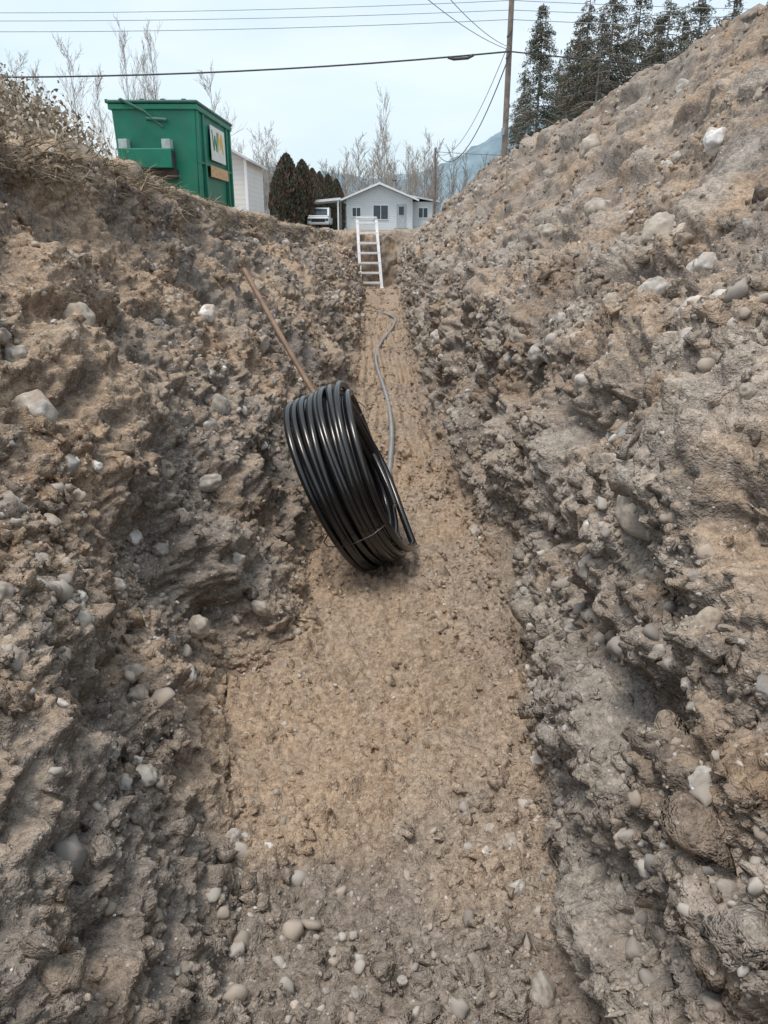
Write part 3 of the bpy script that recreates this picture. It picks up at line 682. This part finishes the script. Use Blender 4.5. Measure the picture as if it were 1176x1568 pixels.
# ================================================================== HILLS
hx=np.linspace(-2600,2600,360); nr=26; nh=360
hp=np.interp(hx,[-2600,-900,-500,-263,-95,0,100,158,250,420,700,1200,2600],[60,90,100,120,112,104,116,150,195,260,360,420,320])
hv=np.zeros((nr,nh,3))
for j in range(nr):
    t=j/(nr-1); hv[j,:,0]=hx; hv[j,:,1]=1450+t*450; hv[j,:,2]=hp*np.sin(t*math.pi/2)*1.0
hq=hv.reshape(-1,3).astype(np.float32)
nzz=gnoise(hq,90,301)*14+gnoise(hq,30,302)*7+gnoise(hq,14,303)*6
hv[:,:,2]+=nzz.reshape(nr,nh)*np.linspace(0,1,nr)[:,None]; hv[0,:,2]=-3
ii=np.arange(nr*nh).reshape(nr,nh); hf=np.stack([ii[:-1,:-1],ii[:-1,1:],ii[1:,1:],ii[1:,:-1]],-1).reshape(-1,4)
hm=simple_mat("hazy_forest_hill",(.21,.285,.33),rough=1,var=.22,scale=.02,spec=0)  # aerial haze is put into the blue-grey base colour
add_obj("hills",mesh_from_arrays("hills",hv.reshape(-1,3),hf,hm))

# ================================================================== LIGHT, SKY, CAMERA
sd3=Vector((-.25,-.25,.93)).normalized()
w=bpy.data.worlds.new("World"); scene.world=w; w.use_nodes=True; nt=w.node_tree; nt.nodes.clear()
out=nt.nodes.new("ShaderNodeOutputWorld")
sky=nt.nodes.new("ShaderNodeTexSky"); sky.sky_type='NISHITA'; sky.sun_disc=False; sky.sun_elevation=math.asin(sd3.z); sky.sun_rotation=math.atan2(sd3.x,sd3.y); sky.dust_density=3
b1=nt.nodes.new("ShaderNodeBackground"); b1.inputs[1].default_value=.06; nt.links.new(sky.outputs[0],b1.inputs[0])
tc=nt.nodes.new("ShaderNodeTexCoord"); mp=nt.nodes.new("ShaderNodeMapping"); mp.inputs["Scale"].default_value=(1,1,3.5)
nt.links.new(tc.outputs["Generated"],mp.inputs[0])
n=nt.nodes.new("ShaderNodeTexNoise"); n.inputs["Scale"].default_value=2.6; n.inputs["Detail"].default_value=5; nt.links.new(mp.outputs[0],n.inputs["Vector"])
r=nt.nodes.new("ShaderNodeValToRGB"); r.color_ramp.elements[0].position=.38; r.color_ramp.elements[1].position=.68
r.color_ramp.elements[0].color=(.62,.74,.81,1); r.color_ramp.elements[1].color=(.79,.84,.865,1)
nt.links.new(n.outputs["Fac"],r.inputs["Fac"])
b2=nt.nodes.new("ShaderNodeBackground"); b2.inputs[1].default_value=1.0; nt.links.new(r.outputs[0],b2.inputs[0])
ad=nt.nodes.new("ShaderNodeAddShader"); nt.links.new(b1.outputs[0],ad.inputs[0]); nt.links.new(b2.outputs[0],ad.inputs[1]); nt.links.new(ad.outputs[0],out.inputs[0])
sl=bpy.data.lights.new("sun",'SUN'); sl.energy=2.1; sl.angle=math.radians(18); sl.color=(1,.92,.83)
so=bpy.data.objects.new("sun",sl); so.rotation_euler=sd3.to_track_quat('Z','Y').to_euler(); col.objects.link(so)
cam=bpy.data.cameras.new("camera"); cam.sensor_fit='VERTICAL'; cam.sensor_height=36; cam.lens=27.04; cam.clip_start=.05; cam.clip_end=8000
co=bpy.data.objects.new("camera",cam); co.location=(0,0,0); co.rotation_euler=(math.radians(90-20.2),0,0); col.objects.link(co)
scene.camera=co
scene.view_settings.view_transform='Standard'; scene.view_settings.look='None'; scene.view_settings.exposure=0
